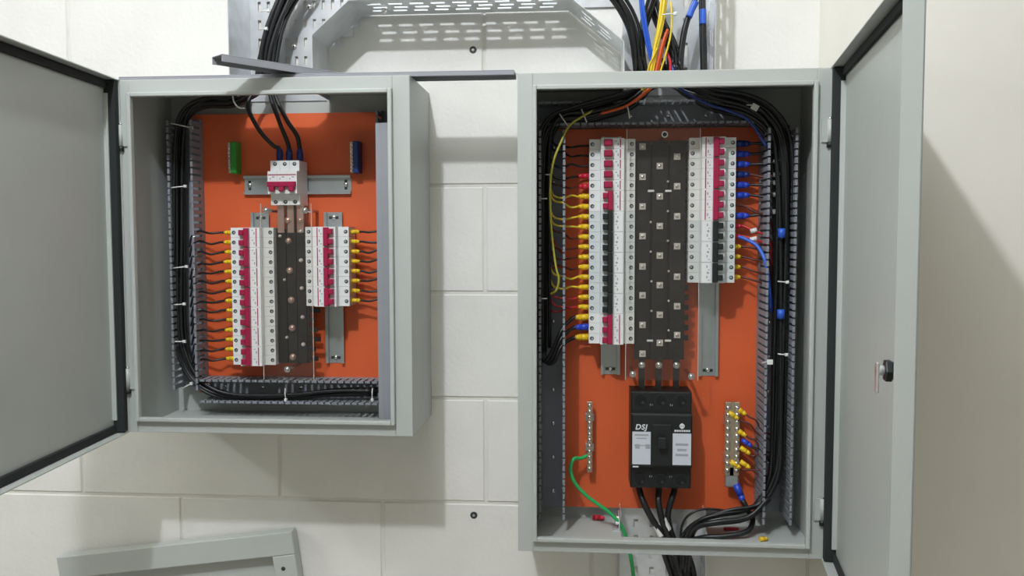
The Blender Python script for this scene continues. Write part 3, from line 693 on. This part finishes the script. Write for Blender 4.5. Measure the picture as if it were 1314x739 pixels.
wire('floor_cable', 'thin black cable making a small loop beside the main cables of the right cabinet', 'cable', [Q(940, 656, -70), Q(905, 653, -74), Q(885, 660, -76), Q(875, 675, -72), Q(873, 700, -62), Q(872, 735, -50)], 2.2, M_CABLE)
# main cables
for i, (x, mid) in enumerate(((389, [(826, 645, -60), (838, 668, -66), (852, 688, -62), (864, 712, -50), (872, 745, -46)]), (424, [(845, 645, -60), (850, 668, -66), (858, 688, -64), (868, 712, -52), (878, 745, -48)]), (452, [(862, 640, -58), (857, 662, -60), (863, 688, -56), (874, 712, -48), (886, 745, -46)]))):
    wire('main_cable', 'thick black cable leaving the bottom of the black main breaker, %s of three' % ('left', 'middle', 'right')[i], 'cable', [Vector((x, -46, -106)), Vector((x, -48, -122))] + [Q(*p) for p in mid], 5.6, M_CABLE, 'main cables')
for k, (px, py, lab) in enumerate(((845, 680, 'left main cable'), (854, 673, 'middle main cable'))):
    p = Q(px, py, -64); wire('cable_tag', 'white tape tag around the %s' % lab, 'cable tag', [p + Vector((-5, 0, 10)), p, p + Vector((5, 1, -10))], 6.6, M_TIE, 'white tape tags')
bundle(6, 'floor_cable', 'black cable hanging below the right cabinet', 'black cables below the right cabinet', [(862, 700, -50), (868, 715, -48), (876, 740, -46), (880, 775, -44)], 5.2, 20, dspread=14)
wire('green_wire', 'green earth wire curving from the narrow terminal bar out through the cabinet floor', 'wire',
     [Vector((296, -40, -63)), Q(745, 588, -48), Q(736, 589, -56), Q(732, 603, -62), Q(738, 620, -66), Q(755, 638, -68), Q(780, 656, -70), Q(796, 673, -72), Q(804, 692, -66), Q(810, 718, -56), Q(814, 748, -50)], 3.4, M_GREENC)

# ------------------------------------------------------------------ cable ties, markers, loose bits
def tie(p, q, label, group, head=True):
    t = thing('cable_tie', label, 'cable tie', p, group=group); d = Vector(q) - Vector(p)
    b = MB(); b.tube([Vector((0, 0, 0)), d * 0.5 + Vector((0, -3, 0)), d], 1.1, M_TIE, 6, 4); b.build('strap', t)
    if head: b = MB(); b.chbox(-2.6, 2.6, -4, 1, -2.6, 2.6, 0.8, M_TIE); b.build('head', t, loc=d)
for k, (x0, y0, x1, y1) in enumerate(((219, 158, 246, 164), (219, 241, 238, 239), (222, 344, 240, 342), (222, 391, 237, 390), (222, 438, 237, 438), (234, 498, 246, 492))):
    tie(Q(x0, y0, -62), Q(x1, y1, -64), 'white cable tie on left duct bundle of left cabinet, %s from top' % ORD[k], 'ties in the left cabinet')
tie(Q(366, 498, -62), Q(367, 513, -62), 'white cable tie over the middle of the bottom duct of the left cabinet', 'ties in the left cabinet')
tie(Q(478, 498, -62), Q(478, 513, -62), 'white cable tie over the right end of the bottom duct of the left cabinet', 'ties in the left cabinet')
wire('cable_tie', 'long pale tie looping under the top of the left cabinet', 'cable tie', [Q(298, 118, -76), Q(300, 130, -78), Q(306, 138, -78), Q(314, 139, -76)], 1.3, M_TIE, 'ties in the left cabinet')
for k, (x0, y0, x1, y1) in enumerate(((718, 146, 730, 164), (746, 140, 753, 157), (805, 136, 808, 152), (700, 224, 707, 224), (693, 255, 702, 255), (694, 383, 702, 383))):
    tie(Q(x0, y0, -84), Q(x1, y1, -86), 'pale cable tie on left bundle of right cabinet, %s along it' % ORD[k], 'ties in the right cabinet, left', False)
for k, (x0, y0, x1, y1) in enumerate(((998, 361, 1010, 362), (998, 454, 1009, 455))):
    tie(Q(x0, y0, -84), Q(x1, y1, -86), 'pale cable tie on the right bundle of the right cabinet, %s one' % ('upper', 'lower')[k], 'ties in the right cabinet, right')
tie(Q(849, 19, -104), Q(866, 18, -104), 'white cable tie around the yellow wire bundle above the right cabinet', 'ties in the trays')
for k, (x, y) in enumerate(((341, 14), (338, 37))):
    tie(Q(x - 6, y + 1, -76), Q(x + 4, y, -78), 'white cable tie on the black cables above the left cabinet, %s one' % ('upper', 'lower')[k], 'ties in the trays')
for (px, py, lab) in ((1003, 299, 'upper'), (1002, 403, 'lower')):
    p = Q(px, py, -82); b = MB(); b.cyl((0, 0, 8), (0, 0, -8), 6.5, 6.5, M_BLUEC, 12); tag(b.build('blue_tape', loc=p), 'blue tape ring on the right bundle of the right cabinet, %s one' % lab, 'tape', 'blue tape rings')
for (px, py, y, s, lab) in ((988, 464, -102, 5, 'small white tag on the right duct of the right cabinet'), (969, 137, -96, 6, 'white tag at the upper right corner of the right cabinet')):
    b = MB(); b.chbox(-s, s, -1, 1, -s, s * 0.7, 0.3, M_TIE); b.cyl((-s, 0, 0), (-s - 8, 4, -3), 1, 1, M_TIE, 6); o = b.build('cable_tag', loc=Q(px, py, y)); o.rotation_euler = (0, 0.5 if py < 200 else 0, 0); tag(o, lab, 'cable tag', 'small white tags')
def fblob(px, y, z, m, label, L, r, rz):
    p = Q(px, 680, y); b = MB(); b.cyl((-L / 2, 0, r), (L * 0.15, 0, r), r, r, m, 10); b.cyl((L * 0.15, 0, r), (L / 2, 0, r), r, r * 0.6, m, 10)
    o = b.build('loose_terminal', loc=(p.x, y, z)); o.rotation_euler = (0, 0, rz); tag(o, label, 'terminal', 'loose bits on the cabinet floor')
fblob(980, -110, -190, M_SLY, 'loose yellow terminal lying on the floor of the right cabinet', 14, 4, 0.2)
fblob(768, -22, -190, M_SLR, 'loose red terminal at the back of the right cabinet floor', 22, 5, -0.1)
fblob(938, -60, -190, M_SLR, 'long red offcut lying under the cables on the right cabinet floor', 26, 3, 0.05)
t = thing('tray_fitting', 'bolted steel tray bracket on the floor of the right cabinet beside the green wire', 'bracket', (341, -60, -190))
MB().box(-2, 12, -20, 20, 0, 1.6, M_GALV).build('foot', t); MB().box(10, 12, -20, 20, 1.6, 26, M_GALV).build('upright', t)
for y in (-12, 0, 12):
    b = MB(); b.cyl((10, y, 14), (5, y, 14), 4, 4, M_STEEL, 6, False); b.build('nut', t)

# ------------------------------------------------------------------ loose duct covers
def lid(b, L, Wd, h):
    b.box(0, L, -Wd / 2, Wd / 2, h - 1.8, h, M_LID); b.box(0, L, -Wd / 2, -Wd / 2 + 1.8, 0, h - 1.8, M_LID); b.box(0, L, Wd / 2 - 1.8, Wd / 2, 0, h - 1.8, M_LID)
b = MB(); lid(b, 678, 48, 8); o = b.build('duct_cover', loc=(-506, -146, 603), bevel=0.6); tag(o, 'long grey duct cover lying across the top of the left cabinet to the right one', 'duct cover', 'loose duct covers')
b = MB(); lid(b, 250, 34, 12); o = b.build('duct_cover', loc=(-292, -262, 612), bevel=0.6); o.rotation_euler = (0, 0, math.radians(50)); tag(o, 'short grey duct cover jutting forward over the top of the left cabinet', 'duct cover', 'loose duct covers')
t = thing('duct_cover', 'grey duct cover standing upright inside the right edge of the left cabinet', 'duct cover', (-42, -150, 22), group='loose duct covers')
MB().box(-14, 15, -1, 1, 0, 508, M_LID).build('face', t); MB().box(-24, -14.6, 1, 3, 0, 508, M_LID).build('rim', t); MB().box(13, 15, 1, 12, 0, 508, M_LID).build('lip', t)

# ------------------------------------------------------------------ metal frame leaning at the lower left
t = thing('cabinet_frame', 'loose grey metal cabinet frame leaning on the wall below the left cabinet', 'frame', (-609 + 0, -6, FLOOR), (0, -math.radians(7.7), 0))
FW, FH, BW = 477, 972, 45
for nm, a in (('top_bar', (0, FW, FH - BW, FH)), ('side_bar', (0, BW, 0, FH - BW)), ('side_bar', (FW - BW, FW, 0, FH - BW)), ('bottom_bar', (BW, FW - BW, 0, BW))):
    b = MB(); b.chbox(a[0], a[1], -26, 0, a[2], a[3], 1.5, M_BOX); b.build(nm, t, bevel=1.5)
b = MB(); b.box(BW, FW - BW, -6, -4, BW, FH - BW, M_BOX); b.build('inner_panel', t)
b = MB(); b.cyl((0, 0, 0), (0, -1, 0), 4, 4, M_DARK, 12); b.build('screw_hole', t, loc=(FW - BW / 2 - 4, -26, FH - 70))
